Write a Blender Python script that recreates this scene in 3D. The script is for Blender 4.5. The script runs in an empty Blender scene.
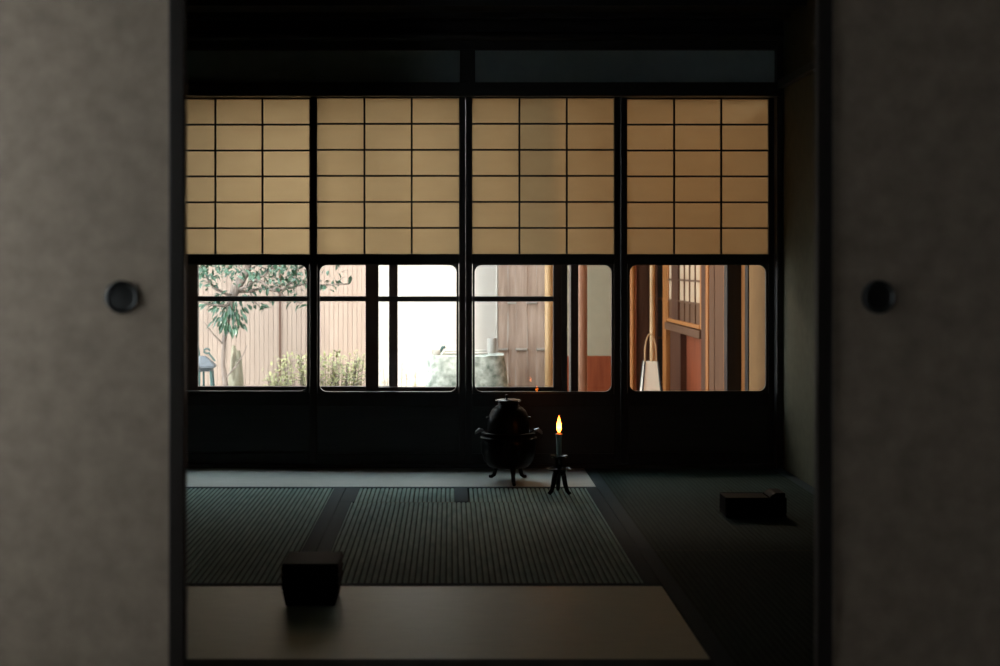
import bpy, bmesh, math, random
from mathutils import Vector, Matrix
random.seed(7)
PI = math.pi
S = bpy.context.scene
COL = S.collection
F = 1417.0; CX = 450.0; CY = 266.0; EYE = 0.94      # lens in pixels, vanishing point, eye height

def wx(px, d): return (px - CX) * d / F
def wz(py, d): return EYE - (py - CY) * d / F

# ------------------------------------------------------------------ materials
def nodes(name):
    m = bpy.data.materials.new(name); m.use_nodes = True
    nt = m.node_tree; nt.nodes.clear()
    out = nt.nodes.new('ShaderNodeOutputMaterial')
    return m, nt, out

def mat(name, c1, c2=None, rough=0.6, scale=(8, 8, 8), bump=0.0, bscale=None, spec=0.5, metal=0.0, detail=4, coords='Object', sheen=0.0):
    m, nt, out = nodes(name)
    b = nt.nodes.new('ShaderNodeBsdfPrincipled')
    b.inputs['Roughness'].default_value = rough
    b.inputs['Specular IOR Level'].default_value = spec
    b.inputs['Metallic'].default_value = metal
    if sheen: b.inputs['Sheen Weight'].default_value = sheen
    nt.links.new(b.outputs[0], out.inputs[0])
    c2 = c2 or tuple(x * 0.8 for x in c1)
    tc = nt.nodes.new('ShaderNodeTexCoord')
    mp = nt.nodes.new('ShaderNodeMapping'); mp.inputs['Scale'].default_value = scale
    nt.links.new(tc.outputs[coords], mp.inputs[0])
    n = nt.nodes.new('ShaderNodeTexNoise'); n.inputs['Scale'].default_value = 1; n.inputs['Detail'].default_value = detail
    nt.links.new(mp.outputs[0], n.inputs['Vector'])
    r = nt.nodes.new('ShaderNodeValToRGB')
    r.color_ramp.elements[0].position = 0.3; r.color_ramp.elements[1].position = 0.7
    r.color_ramp.elements[0].color = (*c1, 1); r.color_ramp.elements[1].color = (*c2, 1)
    nt.links.new(n.outputs['Fac'], r.inputs[0])
    nt.links.new(r.outputs[0], b.inputs['Base Color'])
    if bump:
        src = n
        if bscale:
            mp2 = nt.nodes.new('ShaderNodeMapping'); mp2.inputs['Scale'].default_value = bscale
            nt.links.new(tc.outputs[coords], mp2.inputs[0])
            src = nt.nodes.new('ShaderNodeTexNoise'); src.inputs['Scale'].default_value = 1; src.inputs['Detail'].default_value = 3
            nt.links.new(mp2.outputs[0], src.inputs['Vector'])
        bp = nt.nodes.new('ShaderNodeBump'); bp.inputs['Strength'].default_value = bump; bp.inputs['Distance'].default_value = 0.01
        nt.links.new(src.outputs['Fac'], bp.inputs['Height'])
        nt.links.new(bp.outputs[0], b.inputs['Normal'])
    return m

def mat_paper():
    m, nt, out = nodes('shoji_paper')
    tr = nt.nodes.new('ShaderNodeBsdfTranslucent'); df = nt.nodes.new('ShaderNodeBsdfDiffuse')
    mx = nt.nodes.new('ShaderNodeMixShader'); mx.inputs[0].default_value = 0.30
    tc = nt.nodes.new('ShaderNodeTexCoord'); mp = nt.nodes.new('ShaderNodeMapping'); mp.inputs['Scale'].default_value = (6, 6, 14)
    n = nt.nodes.new('ShaderNodeTexNoise'); n.inputs['Scale'].default_value = 1; n.inputs['Detail'].default_value = 6
    r = nt.nodes.new('ShaderNodeValToRGB')
    r.color_ramp.elements[0].color = (*PAPER1, 1); r.color_ramp.elements[1].color = (*PAPER2, 1)
    r.color_ramp.elements[0].position = .3; r.color_ramp.elements[1].position = .7
    L = nt.links.new
    L(tc.outputs['Object'], mp.inputs[0]); L(mp.outputs[0], n.inputs['Vector']); L(n.outputs['Fac'], r.inputs[0])
    L(r.outputs[0], tr.inputs[0]); df.inputs[0].default_value = (.30, .26, .18, 1)
    L(tr.outputs[0], mx.inputs[1]); L(df.outputs[0], mx.inputs[2]); L(mx.outputs[0], out.inputs[0])
    return m
PAPER1 = (.285, .190, .096); PAPER2 = (.32, .218, .112)

def mat_glass():
    m, nt, out = nodes('window_glass')
    t = nt.nodes.new('ShaderNodeBsdfTransparent'); t.inputs[0].default_value = (.97, .985, .98, 1)
    g = nt.nodes.new('ShaderNodeBsdfGlossy'); g.inputs['Roughness'].default_value = 0.0
    f = nt.nodes.new('ShaderNodeFresnel'); f.inputs['IOR'].default_value = 1.6
    # the same reflectance from both sides of a thin pane
    ge = nt.nodes.new('ShaderNodeNewGeometry'); ma = nt.nodes.new('ShaderNodeMath'); ma.operation = 'MULTIPLY_ADD'
    ma.inputs[1].default_value = 1/1.6 - 1.6; ma.inputs[2].default_value = 1.6
    nt.links.new(ge.outputs['Backfacing'], ma.inputs[0]); nt.links.new(ma.outputs[0], f.inputs['IOR'])
    mx = nt.nodes.new('ShaderNodeMixShader')
    L = nt.links.new
    L(f.outputs[0], mx.inputs[0]); L(t.outputs[0], mx.inputs[1]); L(g.outputs[0], mx.inputs[2]); L(mx.outputs[0], out.inputs[0])
    return m

def mat_flame():
    m, nt, out = nodes('candle_flame')
    e = nt.nodes.new('ShaderNodeEmission'); e.inputs['Strength'].default_value = 30
    lw = nt.nodes.new('ShaderNodeLayerWeight'); lw.inputs['Blend'].default_value = .35
    tc = nt.nodes.new('ShaderNodeTexCoord'); sp = nt.nodes.new('ShaderNodeSeparateXYZ')
    mr = nt.nodes.new('ShaderNodeMapRange'); mr.inputs[1].default_value = .0; mr.inputs[2].default_value = 1.0
    r = nt.nodes.new('ShaderNodeValToRGB')
    cr = r.color_ramp
    cr.elements[0].position = 0; cr.elements[0].color = (.5, .07, .006, 1)
    cr.elements[1].position = 1; cr.elements[1].color = (.16, .018, .001, 1)
    a = cr.elements.new(.3); a.color = (1, .30, .03, 1)
    b = cr.elements.new(.75); b.color = (.6, .11, .010, 1)
    L = nt.links.new
    L(tc.outputs['Generated'], sp.inputs[0]); L(sp.outputs[2], r.inputs[0])
    L(r.outputs[0], e.inputs[0]); L(e.outputs[0], out.inputs[0])
    return m

M = {}
M['dark_wood'] = mat('dark_smoked_wood', (.022, .024, .028), (.034, .035, .038), .42, (3, 3, 40), spec=.35)
M['frame_wood'] = mat('shoji_frame_wood', (.010, .010, .013), (.018, .017, .019), .4, (40, 40, 4), spec=.35)
M['brown_wood'] = mat('sash_brown_wood', (.035, .020, .017), (.055, .03, .024), .45, (40, 40, 3), spec=.4)
M['lacquer_frame'] = mat('dark_lacquered_frame', (.018, .018, .02), (.026, .026, .028), .28, (20, 20, 20), spec=.5)
M['paper'] = mat_paper()
M['glass'] = mat_glass()
M['reed_lit'] = mat('straw_reed', (.46, .43, .31), (.56, .52, .38), .36, (14, 60, 14), spec=.5)
def reed_mat(name, c1, c2, groove, h, rough, spec, scale):
    m = mat(name, c1, c2, rough, scale, spec=spec)
    nt = m.node_tree; L = nt.links.new
    b = [n for n in nt.nodes if n.type == 'BSDF_PRINCIPLED'][0]; ramp = [n for n in nt.nodes if n.type == 'VALTORGB'][0]
    tc = [n for n in nt.nodes if n.type == 'TEX_COORD'][0]
    sp = nt.nodes.new('ShaderNodeSeparateXYZ'); L(tc.outputs['Object'], sp.inputs[0])
    mr = nt.nodes.new('ShaderNodeMapRange'); mr.inputs[1].default_value = .055 - h*.75; mr.inputs[2].default_value = .055 - h*.15
    L(sp.outputs[2], mr.inputs[0])
    mx = nt.nodes.new('ShaderNodeMix'); mx.data_type = 'RGBA'; mx.inputs[6].default_value = (*groove, 1)
    L(mr.outputs[0], mx.inputs[0]); L(ramp.outputs[0], mx.inputs[7]); L(mx.outputs[2], b.inputs['Base Color'])
    return m
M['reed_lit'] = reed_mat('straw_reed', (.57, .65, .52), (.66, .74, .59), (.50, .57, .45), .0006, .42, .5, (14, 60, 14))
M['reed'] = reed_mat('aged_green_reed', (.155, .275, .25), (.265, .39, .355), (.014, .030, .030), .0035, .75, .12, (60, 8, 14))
M['reed_dark'] = reed_mat('dark_green_reed', (.020, .042, .038), (.033, .057, .050), (.010, .023, .022), .0016, .8, .08, (60, 8, 14))  # one much darker base colour for the mats by the side wall
M['reed_pale'] = reed_mat('pale_blue_green_reed', (.42, .47, .45), (.50, .54, .51), (.34, .38, .36), .0008, .6, .3, (14, 60, 14))
M['heri'] = mat('dark_cloth_border', (.022, .044, .052), (.030, .056, .064), .8, (200, 200, 200), spec=.2)
M['core'] = mat('straw_core', (.10, .09, .06), (.14, .12, .08), .9, (30, 30, 30))
M['plaster'] = mat('earth_plaster', (.072, .074, .045), (.092, .094, .057), .85, (20, 20, 20), .15, (160, 160, 160))
M['upper_plaster'] = mat('grey_plaster', (.58, .68, .70), (.64, .74, .75), .85, (20, 20, 20), .1, (160, 160, 160))
M['fusuma'] = mat('fusuma_paper', (.225, .172, .124), (.325, .250, .182), .75, (22, 22, 22), .12, (300, 300, 60), detail=8)
M['fusuma_frame'] = mat('fusuma_lacquer_frame', (.014, .011, .009), (.022, .017, .014), .5, (30, 30, 3), spec=.2)
M['pull'] = mat('dark_metal_pull', (.015, .015, .014), (.03, .03, .028), .35, (40, 40, 40), metal=.6)
M['iron'] = mat('cast_iron', (.0018, .0018, .0022), (.003, .003, .0035), .36, (60, 60, 60), .1, spec=.07)
M['wrought'] = mat('wrought_iron', (.004, .004, .005), (.007, .007, .008), .2, (60, 60, 60), spec=.22)
M['glint_iron'] = mat('glint_iron', (.20, .21, .22), (.30, .31, .32), .28, (90, 90, 90), metal=.9)  # paler, shinier metal puts a glint on the brazier lugs
M['black_lacquer'] = mat('black_lacquer', (.002, .002, .003), (.0035, .0035, .005), .6, (30, 30, 30), spec=.04)
M['wax'] = mat('grey_green_wax', (.34, .42, .40), (.42, .50, .47), .5, (60, 60, 20))
M['wax_hot'] = mat('melted_wax', (.45, .25, .10), (.5, .3, .12), .35, (60, 60, 60))
M['wick'] = mat('charred_wick', (.01, .008, .006), (.02, .015, .01), .9, (60, 60, 60))
M['flame'] = mat_flame()
M['cedar'] = mat('pale_cedar_boards', (.235, .166, .130), (.28, .206, .164), .7, (25, 25, 2.0), detail=6)
M['cream_wall'] = mat('cream_garden_plaster', (.42, .375, .335), (.46, .415, .375), .8, (4, 4, 4))
M['weathered'] = mat('weathered_planks', (.32, .22, .17), (.50, .38, .31), .8, (30, 30, 3), .3, (60, 60, 6), detail=8)
M['bamboo'] = mat('tan_bamboo', (.45, .26, .11), (.56, .35, .17), .45, (20, 20, 5))
M['bamboo_grey'] = mat('grey_bamboo', (.30, .27, .24), (.42, .39, .35), .5, (20, 20, 8))
M['stone'] = mat('rough_pale_stone', (.13, .16, .13), (.56, .57, .52), .9, (22, 22, 22), .6, (40, 40, 40), detail=8)
M['moss_stone'] = mat('mossy_stone', (.17, .16, .105), (.27, .23, .17), .9, (9, 9, 9), .4, (40, 40, 40), detail=8)
M['lantern_metal'] = mat('blue_grey_bronze', (.055, .065, .078), (.10, .115, .135), .5, (12, 12, 12), .2, (60, 60, 60))
M['verdigris'] = mat('verdigris_bronze', (.018, .045, .042), (.04, .085, .08), .5, (20, 20, 20))
M['bark'] = mat('grey_bark', (.09, .065, .052), (.19, .15, .13), .85, (60, 60, 12), .5, (120, 120, 30), detail=6)
M['leaf'] = mat('glossy_leaf', (.010, .036, .018), (.036, .085, .048), .34, (14, 14, 14), spec=.5)
M['shrub_leaf'] = mat('yellow_green_leaf', (.17, .175, .065), (.28, .27, .13), .5, (12, 12, 12))
M['sprig_leaf'] = mat('pink_green_leaf', (.40, .22, .16), (.35, .38, .22), .5, (20, 20, 20))
M['ground'] = mat('sandy_moss_ground', (.42, .38, .32), (.52, .50, .42), .95, (2, 2, 2))
M['wing_plaster'] = mat('beige_plaster', (.32, .285, .20), (.35, .31, .22), .85, (10, 10, 10))
M['tan_plaster'] = mat('ochre_plaster', (.21, .105, .030), (.24, .125, .038), .85, (10, 10, 10))
M['red_wood'] = mat('red_brown_boards', (.18, .042, .017), (.26, .068, .027), .5, (30, 30, 3), detail=6, spec=.2)
M['umber_wood'] = mat('umber_boards', (.055, .022, .013), (.09, .038, .022), .5, (30, 30, 3), detail=6, spec=.2)
M['orange_wood'] = mat('honey_wood', (.30, .115, .033), (.38, .16, .05), .45, (30, 30, 3), detail=6, spec=.2)
M['pink_wood'] = mat('pinkish_planks', (.10, .048, .026), (.135, .068, .037), .6, (30, 30, 2), detail=6, spec=.2)
M['log'] = mat('reddish_log', (.22, .10, .06), (.30, .15, .09), .4, (30, 30, 3), detail=6, spec=.2)
M['pane_paper'] = mat('pale_window_paper', (.46, .33, .22), (.50, .37, .25), .8, (9, 9, 9))
M['white_paper'] = mat('white_lantern_paper', (.90, .85, .72), (.93, .88, .76), .7, (12, 12, 12))
_b = [n for n in M['white_paper'].node_tree.nodes if n.type == 'BSDF_PRINCIPLED'][0]
_b.inputs['Emission Color'].default_value = (1, .84, .58, 1); _b.inputs['Emission Strength'].default_value = .10      # faint glow added to brighten the white shade
M['roof'] = mat('roof_boards', (.10, .08, .07), (.14, .11, .09), .8, (20, 3, 20))
M['near_wall'] = mat('near_room_plaster', (.06, .053, .045), (.08, .07, .06), .9, (10, 10, 10))
M['near_floor'] = mat('near_room_floor', (.08, .06, .045), (.11, .08, .06), .6, (3, 40, 3))

# ------------------------------------------------------------------ mesh helpers
WL = {}     # world position of each object's origin
class MB:
    def __init__(s): s.bm = bmesh.new()
    def box(s, x0, x1, y0, y1, z0, z1, rot=None, piv=None):
        vs = [s.bm.verts.new(p) for p in ((x0,y0,z0),(x1,y0,z0),(x1,y1,z0),(x0,y1,z0),(x0,y0,z1),(x1,y0,z1),(x1,y1,z1),(x0,y1,z1))]
        for f in ((3,2,1,0),(4,5,6,7),(0,1,5,4),(1,2,6,5),(2,3,7,6),(3,0,4,7)):
            s.bm.faces.new([vs[i] for i in f])
        if rot is not None:
            bmesh.ops.rotate(s.bm, verts=vs, cent=piv or ((x0+x1)/2,(y0+y1)/2,(z0+z1)/2), matrix=rot)
        return s
    def quad(s, pts):
        s.bm.faces.new([s.bm.verts.new(p) for p in pts]); return s
    def tube(s, pts, radii, seg=8, cap=True):
        pts = [Vector(p) for p in pts]
        if not hasattr(radii, '__len__'): radii = [radii] * len(pts)
        rings = []; ref = None
        for i, p in enumerate(pts):
            d = (pts[min(i+1, len(pts)-1)] - pts[max(i-1, 0)]).normalized()
            if ref is None:
                ref = Vector((0,0,1)) if abs(d.z) < .9 else Vector((1,0,0))
            u = d.cross(ref)
            if u.length < 1e-5: u = d.cross(Vector((0,1,0)))
            u.normalize(); v = d.cross(u).normalized(); ref = v.cross(d) if False else ref
            rings.append([s.bm.verts.new(p + (u*math.cos(2*PI*k/seg) + v*math.sin(2*PI*k/seg)) * radii[i]) for k in range(seg)])
        for a, b in zip(rings, rings[1:]):
            for k in range(seg):
                s.bm.faces.new((a[k], a[(k+1)%seg], b[(k+1)%seg], b[k]))
        if cap:
            s.bm.faces.new(rings[0][::-1]); s.bm.faces.new(rings[-1])
        return s
    def lathe(s, prof, c=(0,0,0), seg=40, axis='Z', rot0=0):
        rings = []
        def pt(r, h, a):
            if axis == 'Z': return (c[0]+r*math.cos(a), c[1]+r*math.sin(a), c[2]+h)
            if axis == 'Y': return (c[0]+r*math.cos(a), c[1]+h, c[2]+r*math.sin(a))
            return (c[0]+h, c[1]+r*math.cos(a), c[2]+r*math.sin(a))
        for r, h in prof:
            if r < 1e-6: rings.append([s.bm.verts.new(pt(0, h, 0))])
            else: rings.append([s.bm.verts.new(pt(r, h, rot0 + 2*PI*k/seg)) for k in range(seg)])
        for a, b in zip(rings, rings[1:]):
            for k in range(seg):
                q = [a[k % len(a)], a[(k+1) % len(a)], b[(k+1) % len(b)], b[k % len(b)]]
                u = []
                for v in q:
                    if v not in u: u.append(v)
                if len(u) > 2: s.bm.faces.new(u)
        return s
    def poly_prism(s, poly, plane, a, b):
        def pt(p, h):
            if plane == 'XZ': return (p[0], h, p[1])
            if plane == 'YZ': return (h, p[0], p[1])
            return (p[0], p[1], h)
        A = [s.bm.verts.new(pt(p, a)) for p in poly]; B = [s.bm.verts.new(pt(p, b)) for p in poly]
        n = len(poly)
        s.bm.faces.new(A); s.bm.faces.new(B[::-1])
        for k in range(n): s.bm.faces.new((A[k], B[k], B[(k+1)%n], A[(k+1)%n]))
        return s
    def build(s, name, m, parent=None, smooth=False, bevel=0.0, loc=None, seg=2, angle=40):
        L = Vector(WL[parent.name]) if parent is not None else Vector(loc or (0,0,0))
        bmesh.ops.recalc_face_normals(s.bm, faces=s.bm.faces[:])
        bmesh.ops.translate(s.bm, verts=s.bm.verts[:], vec=-L)
        me = bpy.data.meshes.new(name)
        s.bm.to_mesh(me); s.bm.free()
        if isinstance(m, str): m = M[m]
        me.materials.append(m)
        if smooth:
            me.polygons.foreach_set('use_smooth', [True]*len(me.polygons))
            me.set_sharp_from_angle(angle=math.radians(angle))
        o = bpy.data.objects.new(name, me); COL.objects.link(o)
        WL[o.name] = L
        if parent is not None: o.parent = parent
        else: o.location = L
        if bevel:
            b = o.modifiers.new('bevel', 'BEVEL'); b.width = bevel; b.segments = seg; b.limit_method = 'ANGLE'
        return o

def tag(o, label=None, cat=None, group=None, kind=None):
    if label: o['label'] = label
    if cat: o['category'] = cat
    if group: o['group'] = group
    if kind: o['kind'] = kind
    return o
def thing(name, loc, label, cat, group=None):
    o = bpy.data.objects.new(name, None); COL.objects.link(o)
    o.empty_display_size = .05; o.location = loc; WL[o.name] = Vector(loc)
    return tag(o, label, cat, group)
def struct(mb, name, m, **k):
    return tag(mb.build(name, m, **k), kind='structure')
def dup(root, loc, label, group=None):
    r = root.copy(); COL.objects.link(r); r.location = loc; WL[r.name] = Vector(loc); r['label'] = label
    if group: r['group'] = group
    for ch in list(root.children):
        c = ch.copy(); COL.objects.link(c); c.parent = r; WL[c.name] = Vector(loc)
        for g in list(ch.children):
            d = g.copy(); COL.objects.link(d); d.parent = c; WL[d.name] = Vector(loc)
    return r

# ------------------------------------------------------------------ dimensions
YW = 6.60; XL = -1.40; XR = 1.546; YD = 2.58; ZC = 2.08

# ------------------------------------------------------------------ tea room shell
struct(MB().box(XL-.1, XR+.1, 2.5, 6.95, -.16, -.056), 'floor', 'near_floor')
struct(MB().box(XL-.12, XL, 2.62, 6.9, -.16, 2.2), 'wall_left', 'plaster')
struct(MB().box(XR, XR+.12, 2.62, 6.72, -.16, 2.2), 'wall_right', 'plaster')
struct(MB().box(XL, XR, YW+.02, YW+.08, 1.79, 2.2), 'wall_back', 'upper_plaster')
# ceiling boards with battens
c = MB().box(XL-.1, XR+.1, 2.5, 6.7, ZC+.012, ZC+.1)
struct(c, 'ceiling', 'dark_wood')
c = MB()
for y in (3.0, 3.45, 3.9, 4.35, 4.8, 5.25, 5.7, 6.15, 6.45): c.box(XL, XR, y-.014, y+.014, ZC-.012, ZC+.014)
struct(c, 'trim_1', 'dark_wood')
struct(MB().box(XL, XR, 6.555, 6.72, 1.727, 1.79), 'trim_2', 'dark_wood', bevel=.003)     # lintel over the sliding screens
struct(MB().box(XL, XR, 6.575, 6.62, 1.946, 2.08), 'trim_3', 'dark_wood', bevel=.003)
lg = MB(); lg.tube([(XL+.002, 6.575, 2.004), (-.5, 6.573, 2.008), (.4, 6.574, 2.005), (XR-.002, 6.575, 2.006)], [.021,.024,.022,.020], 16)
struct(lg, 'trim_4', 'lacquer_frame', smooth=True)
struct(MB().box(wx(460,YW), wx(475,YW), 6.585, 6.622, 1.79, 1.946), 'trim_5', 'dark_wood', bevel=.003)
struct(MB().box(XR-.03, XR+.001, 2.64, 6.56, 1.762, 1.80), 'trim_6', 'dark_wood', bevel=.002)
struct(MB().box(XL-.001, XL+.03, 2.64, 6.56, 1.762, 1.80), 'trim_7', 'dark_wood', bevel=.002)
struct(MB().box(wx(775.5,YW), XR+.001, 6.57, 6.70, -.05, 2.08), 'trim_8', 'dark_wood', bevel=.003)
struct(MB().box(XL-.001, XL+.045, 6.57, 6.70, -.05, 2.08), 'trim_9', 'dark_wood', bevel=.003)
struct(MB().box(XL+.045, wx(775.5,YW), 6.585, 6.70, -.06, .016), 'trim_10', 'dark_wood', bevel=.002)     # sill track
struct(MB().box(-1.6, 1.6, 2.50, 2.63, -.06, .004), 'trim_11', 'dark_wood')                              # threshold
struct(MB().box(-1.6, 1.6, 2.50, 2.63, 1.80, 1.86), 'trim_12', 'dark_wood')
struct(MB().box(-1.7, 1.7, 2.53, 2.61, 1.86, 2.5), 'wall_front', 'near_wall')

# ------------------------------------------------------------------ tatami mats
def corrugated(x0, x1, y0, y1, along, pitch=.0185, h=.0035):
    """woven reed face: rounded ridges running along one axis"""
    b = MB(); bm = b.bm
    a0, a1 = (x0, x1) if along == 'Y' else (y0, y1)
    n = max(1, round((a1 - a0) / pitch)); p = (a1 - a0) / n
    prof = []
    for i in range(n):
        for t, z in ((0, -1), (.14, -.35), (.32, -.05), (.5, 0), (.68, -.05), (.86, -.35)):
            prof.append((a0 + (i + t) * p, z * h))
    prof.append((a1, -h))
    prev = None
    for a, z in prof:
        if along == 'Y': pr = (bm.verts.new((a, y0, z)), bm.verts.new((a, y1, z)))
        else: pr = (bm.verts.new((x0, a, z)), bm.verts.new((x1, a, z)))
        if prev: bm.faces.new((prev[0], pr[0], pr[1], prev[1]))
        prev = pr
    return b

def tatami(rects, along, heris, label, reed, h=.0035):
    x0 = min(r[0] for r in rects); x1 = max(r[1] for r in rects); y0 = min(r[2] for r in rects); y1 = max(r[3] for r in rects)
    t = thing('tatami_mat', ((x0+x1)/2, (y0+y1)/2, -.055), label, 'tatami mat')
    core = MB(); face = MB()
    for r in rects: core.box(r[0]+.001, r[1]-.001, r[2]+.001, r[3]-.001, -.055, -.004)
    core.build('straw_core', 'core', t)
    for r in rects:
        g = corrugated(r[0], r[1], r[2], r[3], along, h=h)
        me = bpy.data.meshes.new('tmp'); g.bm.to_mesh(me); face.bm.from_mesh(me); bpy.data.meshes.remove(me); g.bm.free()
    face.build('reed_face', reed, t, smooth=True, angle=70)
    for h in heris:
        MB().box(h[0], h[1], h[2], h[3], -.054, .0012).build('cloth_border', 'heri', t, bevel=.001)
    return t
W = .048
XB = -.44; XJ = .622
tatami([(XL+.003, XB-.002, 4.2, 5.995)], 'Y', [(XL+.003, XL+W, 4.2, 5.995), (XB-.002-W, XB-.002, 4.2, 5.995)],
       'striped green mat behind the tiered box, partly hidden by the lighter sliding door', 'reed')
tatami([(XB, XJ, 4.2, 5.638), (.078, XJ, 5.642, 5.995)], 'Y',
       [(XB, XB+W, 4.2, 5.638), (XJ-W, XJ, 4.2, 5.995)],
       'striped green mat in the middle of the floor, notched around the small square mat', 'reed')
tatami([(XB, .074, 5.642, 5.995)], 'Y', [(XB, XB+W+.012, 5.642, 5.995), (.074-.056, .074, 5.642, 5.995)],
       'small striped square mat covering the hearth, set against the pale strip', 'reed')
tatami([(XL+.003, XJ, 3.335, 4.197)], 'X', [(XL+.003, XJ, 4.163, 4.197), (XL+.003, XJ, 3.335, 3.385)],
       'wide pale beige mat closest to the doorway, under the black tiered box', 'reed_lit', .0006)
tatami([(XL+.003, XJ, 5.998, 6.582)], 'X', [(XL+.003, XJ, 5.998, 6.03)],
       'narrow pale strip of matting along the foot of the window screens', 'reed_pale', .0008)
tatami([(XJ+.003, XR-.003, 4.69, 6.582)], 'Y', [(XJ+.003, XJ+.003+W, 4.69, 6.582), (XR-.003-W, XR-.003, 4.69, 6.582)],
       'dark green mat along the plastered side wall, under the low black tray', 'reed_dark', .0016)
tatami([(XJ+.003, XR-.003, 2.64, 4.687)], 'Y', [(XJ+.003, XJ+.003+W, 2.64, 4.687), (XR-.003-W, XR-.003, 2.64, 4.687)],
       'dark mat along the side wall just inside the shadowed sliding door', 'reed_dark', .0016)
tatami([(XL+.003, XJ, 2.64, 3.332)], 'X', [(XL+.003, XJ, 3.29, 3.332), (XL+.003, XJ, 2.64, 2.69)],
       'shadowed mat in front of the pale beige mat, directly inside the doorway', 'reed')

# ------------------------------------------------------------------ snow-viewing shoji screens
def rounded_rect(x0, x1, z0, z1, r, n=8):
    out = []
    for cx, cz, a0 in ((x1-r, z1-r, 0), (x0+r, z1-r, PI/2), (x0+r, z0+r, PI), (x1-r, z0+r, 1.5*PI)):
        for k in range(n+1):
            a = a0 + PI/2*k/n
            out.append((cx + r*math.cos(a), cz + r*math.sin(a)))
    return out
def ring_frame(outer, inner, y0, y1):
    b = MB(); n = len(outer)
    rows = [[b.bm.verts.new((p[0], y, p[1])) for p in pts] for pts, y in ((outer, y0), (inner, y0), (inner, y1), (outer, y1))]
    for a in range(4):
        A, B = rows[a], rows[(a+1) % 4]
        for k in range(n): b.bm.faces.new((A[k], A[(k+1)%n], B[(k+1)%n], B[k]))
    return b

SH = 'sliding paper and glass screens along the far wall'
def shoji(px, y, label):
    x = wx(px, y)
    t = thing('shoji_screen', (x, y, .016), label, 'sliding screen', SH)
    f = MB()
    for sx in (-1, 1):
        a, b_ = sorted((sx*.331, sx*.3613)); f.box(x+a, x+b_, y, y+.03, .016, 1.75)
    f.box(x-.331, x+.331, y+.001, y+.029, 1.722, 1.75)
    f.box(x-.331, x+.331, y+.001, y+.029, .950, .996)
    f.box(x-.331, x+.331, y+.001, y+.029, .285, .345)
    f.box(x-.331, x+.331, y+.001, y+.029, .016, .065)
    f.build('frame', 'frame_wood', t, bevel=.0015)
    MB().box(x-.331, x+.331, y+.012, y+.018, .065, .285).build('kick_board', 'dark_wood', t)
    k = MB()
    for i in (1, 2):
        xx = x - .331 + .662*i/3; k.box(xx-.0042, xx+.0042, y+.004, y+.019, .996, 1.722)
    for i in range(1, 6):
        z = .996 + .7285*i/6; k.box(x-.331, x+.331, y+.006, y+.0175, z-.0042, z+.0042)
    k.build('lattice', 'frame_wood', t)
    MB().quad([(x-.331, y+.0205, .996), (x+.331, y+.0205, .996), (x+.331, y+.0205, 1.722), (x-.331, y+.0205, 1.722)]).build('paper', 'paper', t)
    inner = rounded_rect(x-.319, x+.319, .354, .944, .034)
    outer = []
    for p in inner:
        q = Vector(p) - Vector((x, .649)); s_ = min(.3294/abs(q.x) if abs(q.x) > 1e-6 else 9e9, .305/abs(q.y) if abs(q.y) > 1e-6 else 9e9)
        outer.append((x + q.x*s_, .649 + q.y*s_))
    gf = ring_frame(outer, inner, y+.004, y+.026).build('glass_frame', 'lacquer_frame', t, bevel=.0012)
    g = MB(); vs = [g.bm.verts.new((p[0], y+.016, p[1])) for p in rounded_rect(x-.321, x+.321, .352, .946, .034)]; g.bm.faces.new(vs)
    g.build('glass_pane', 'glass', gf)
    return t
s1 = shoji(388, YW, 'dark-framed paper screen whose glass shows the shrub tips and a dark double post')
dup(s1, (wx(238.6, 6.635), 6.635, .016), 'paper screen partly behind the lighter door, its glass showing the tree and lantern')
dup(s1, (wx(543.25, YW), YW, .016), 'paper screen directly behind the iron kettle, its glass showing the weathered plank fence')
dup(s1, (wx(698.0, 6.635), 6.635, .016), 'paper screen beside the plastered side wall, its glass showing the reddish wooden wing')

# ------------------------------------------------------------------ outer glazed doors
def outer_door(x0, x1, y, label, sw=.062):
    t = thing('glass_door', ((x0+x1)/2, y, .03), label, 'glazed door', 'outer glazed doors')
    f = MB()
    f.box(x0, x0+sw, y, y+.032, .03, 1.85); f.box(x1-.042, x1, y, y+.032, .03, 1.85)
    f.box(x0+sw, x1-.042, y+.001, y+.031, .25, .351); f.box(x0+sw, x1-.042, y+.001, y+.031, 1.79, 1.85)
    f.box(x0+sw, x1-.042, y+.001, y+.031, .03, .08)
    f.build('frame', 'brown_wood', t, bevel=.002)
    MB().box(x0+sw, x1-.042, y+.004, y+.028, .767, .792).build('mid_rail', 'dark_wood', t)
    MB().box(x0+sw, x1-.042, y+.012, y+.02, .08, .25).build('kick_board', 'brown_wood', t)
    MB().quad([(x0+sw, y+.016, .351), (x1-.042, y+.016, .351), (x1-.042, y+.016, 1.79), (x0+sw, y+.016, 1.79)]).build('glass_pane', 'glass', t)
    return t
outer_door(wx(185, 6.93), wx(397.5, 6.93), 6.93, 'outer glazed door standing in front of the leafy tree and lantern')
outer_door(wx(365.5, 6.89), wx(562, 6.89), 6.89, 'outer glazed door standing in front of the stone basin')
struct(MB().box(-1.75, 1.6, 6.70, 7.1, 1.85, 2.3).box(.58, 1.6, 6.95, 7.1, 1.66, 1.85), 'wall_outer', 'roof')  # lower piece over the wing side added to keep sky light off the paper
struct(MB().box(-1.75, .70, 6.87, 6.985, -.06, .03), 'trim_13', 'brown_wood')
struct(MB().box(XL-.1, 1.6, 6.70, 6.87, -.06, .0), 'trim_14', 'brown_wood')
struct(MB().box(-1.75, 1.6, 6.95, 7.02, -.35, -.06), 'wall_base', 'roof')
struct(MB().box(wx(570, 6.93), wx(577.5, 6.93), 6.88, 7.0, -.05, 1.86), 'trim_15', 'brown_wood', bevel=.003)
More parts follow.
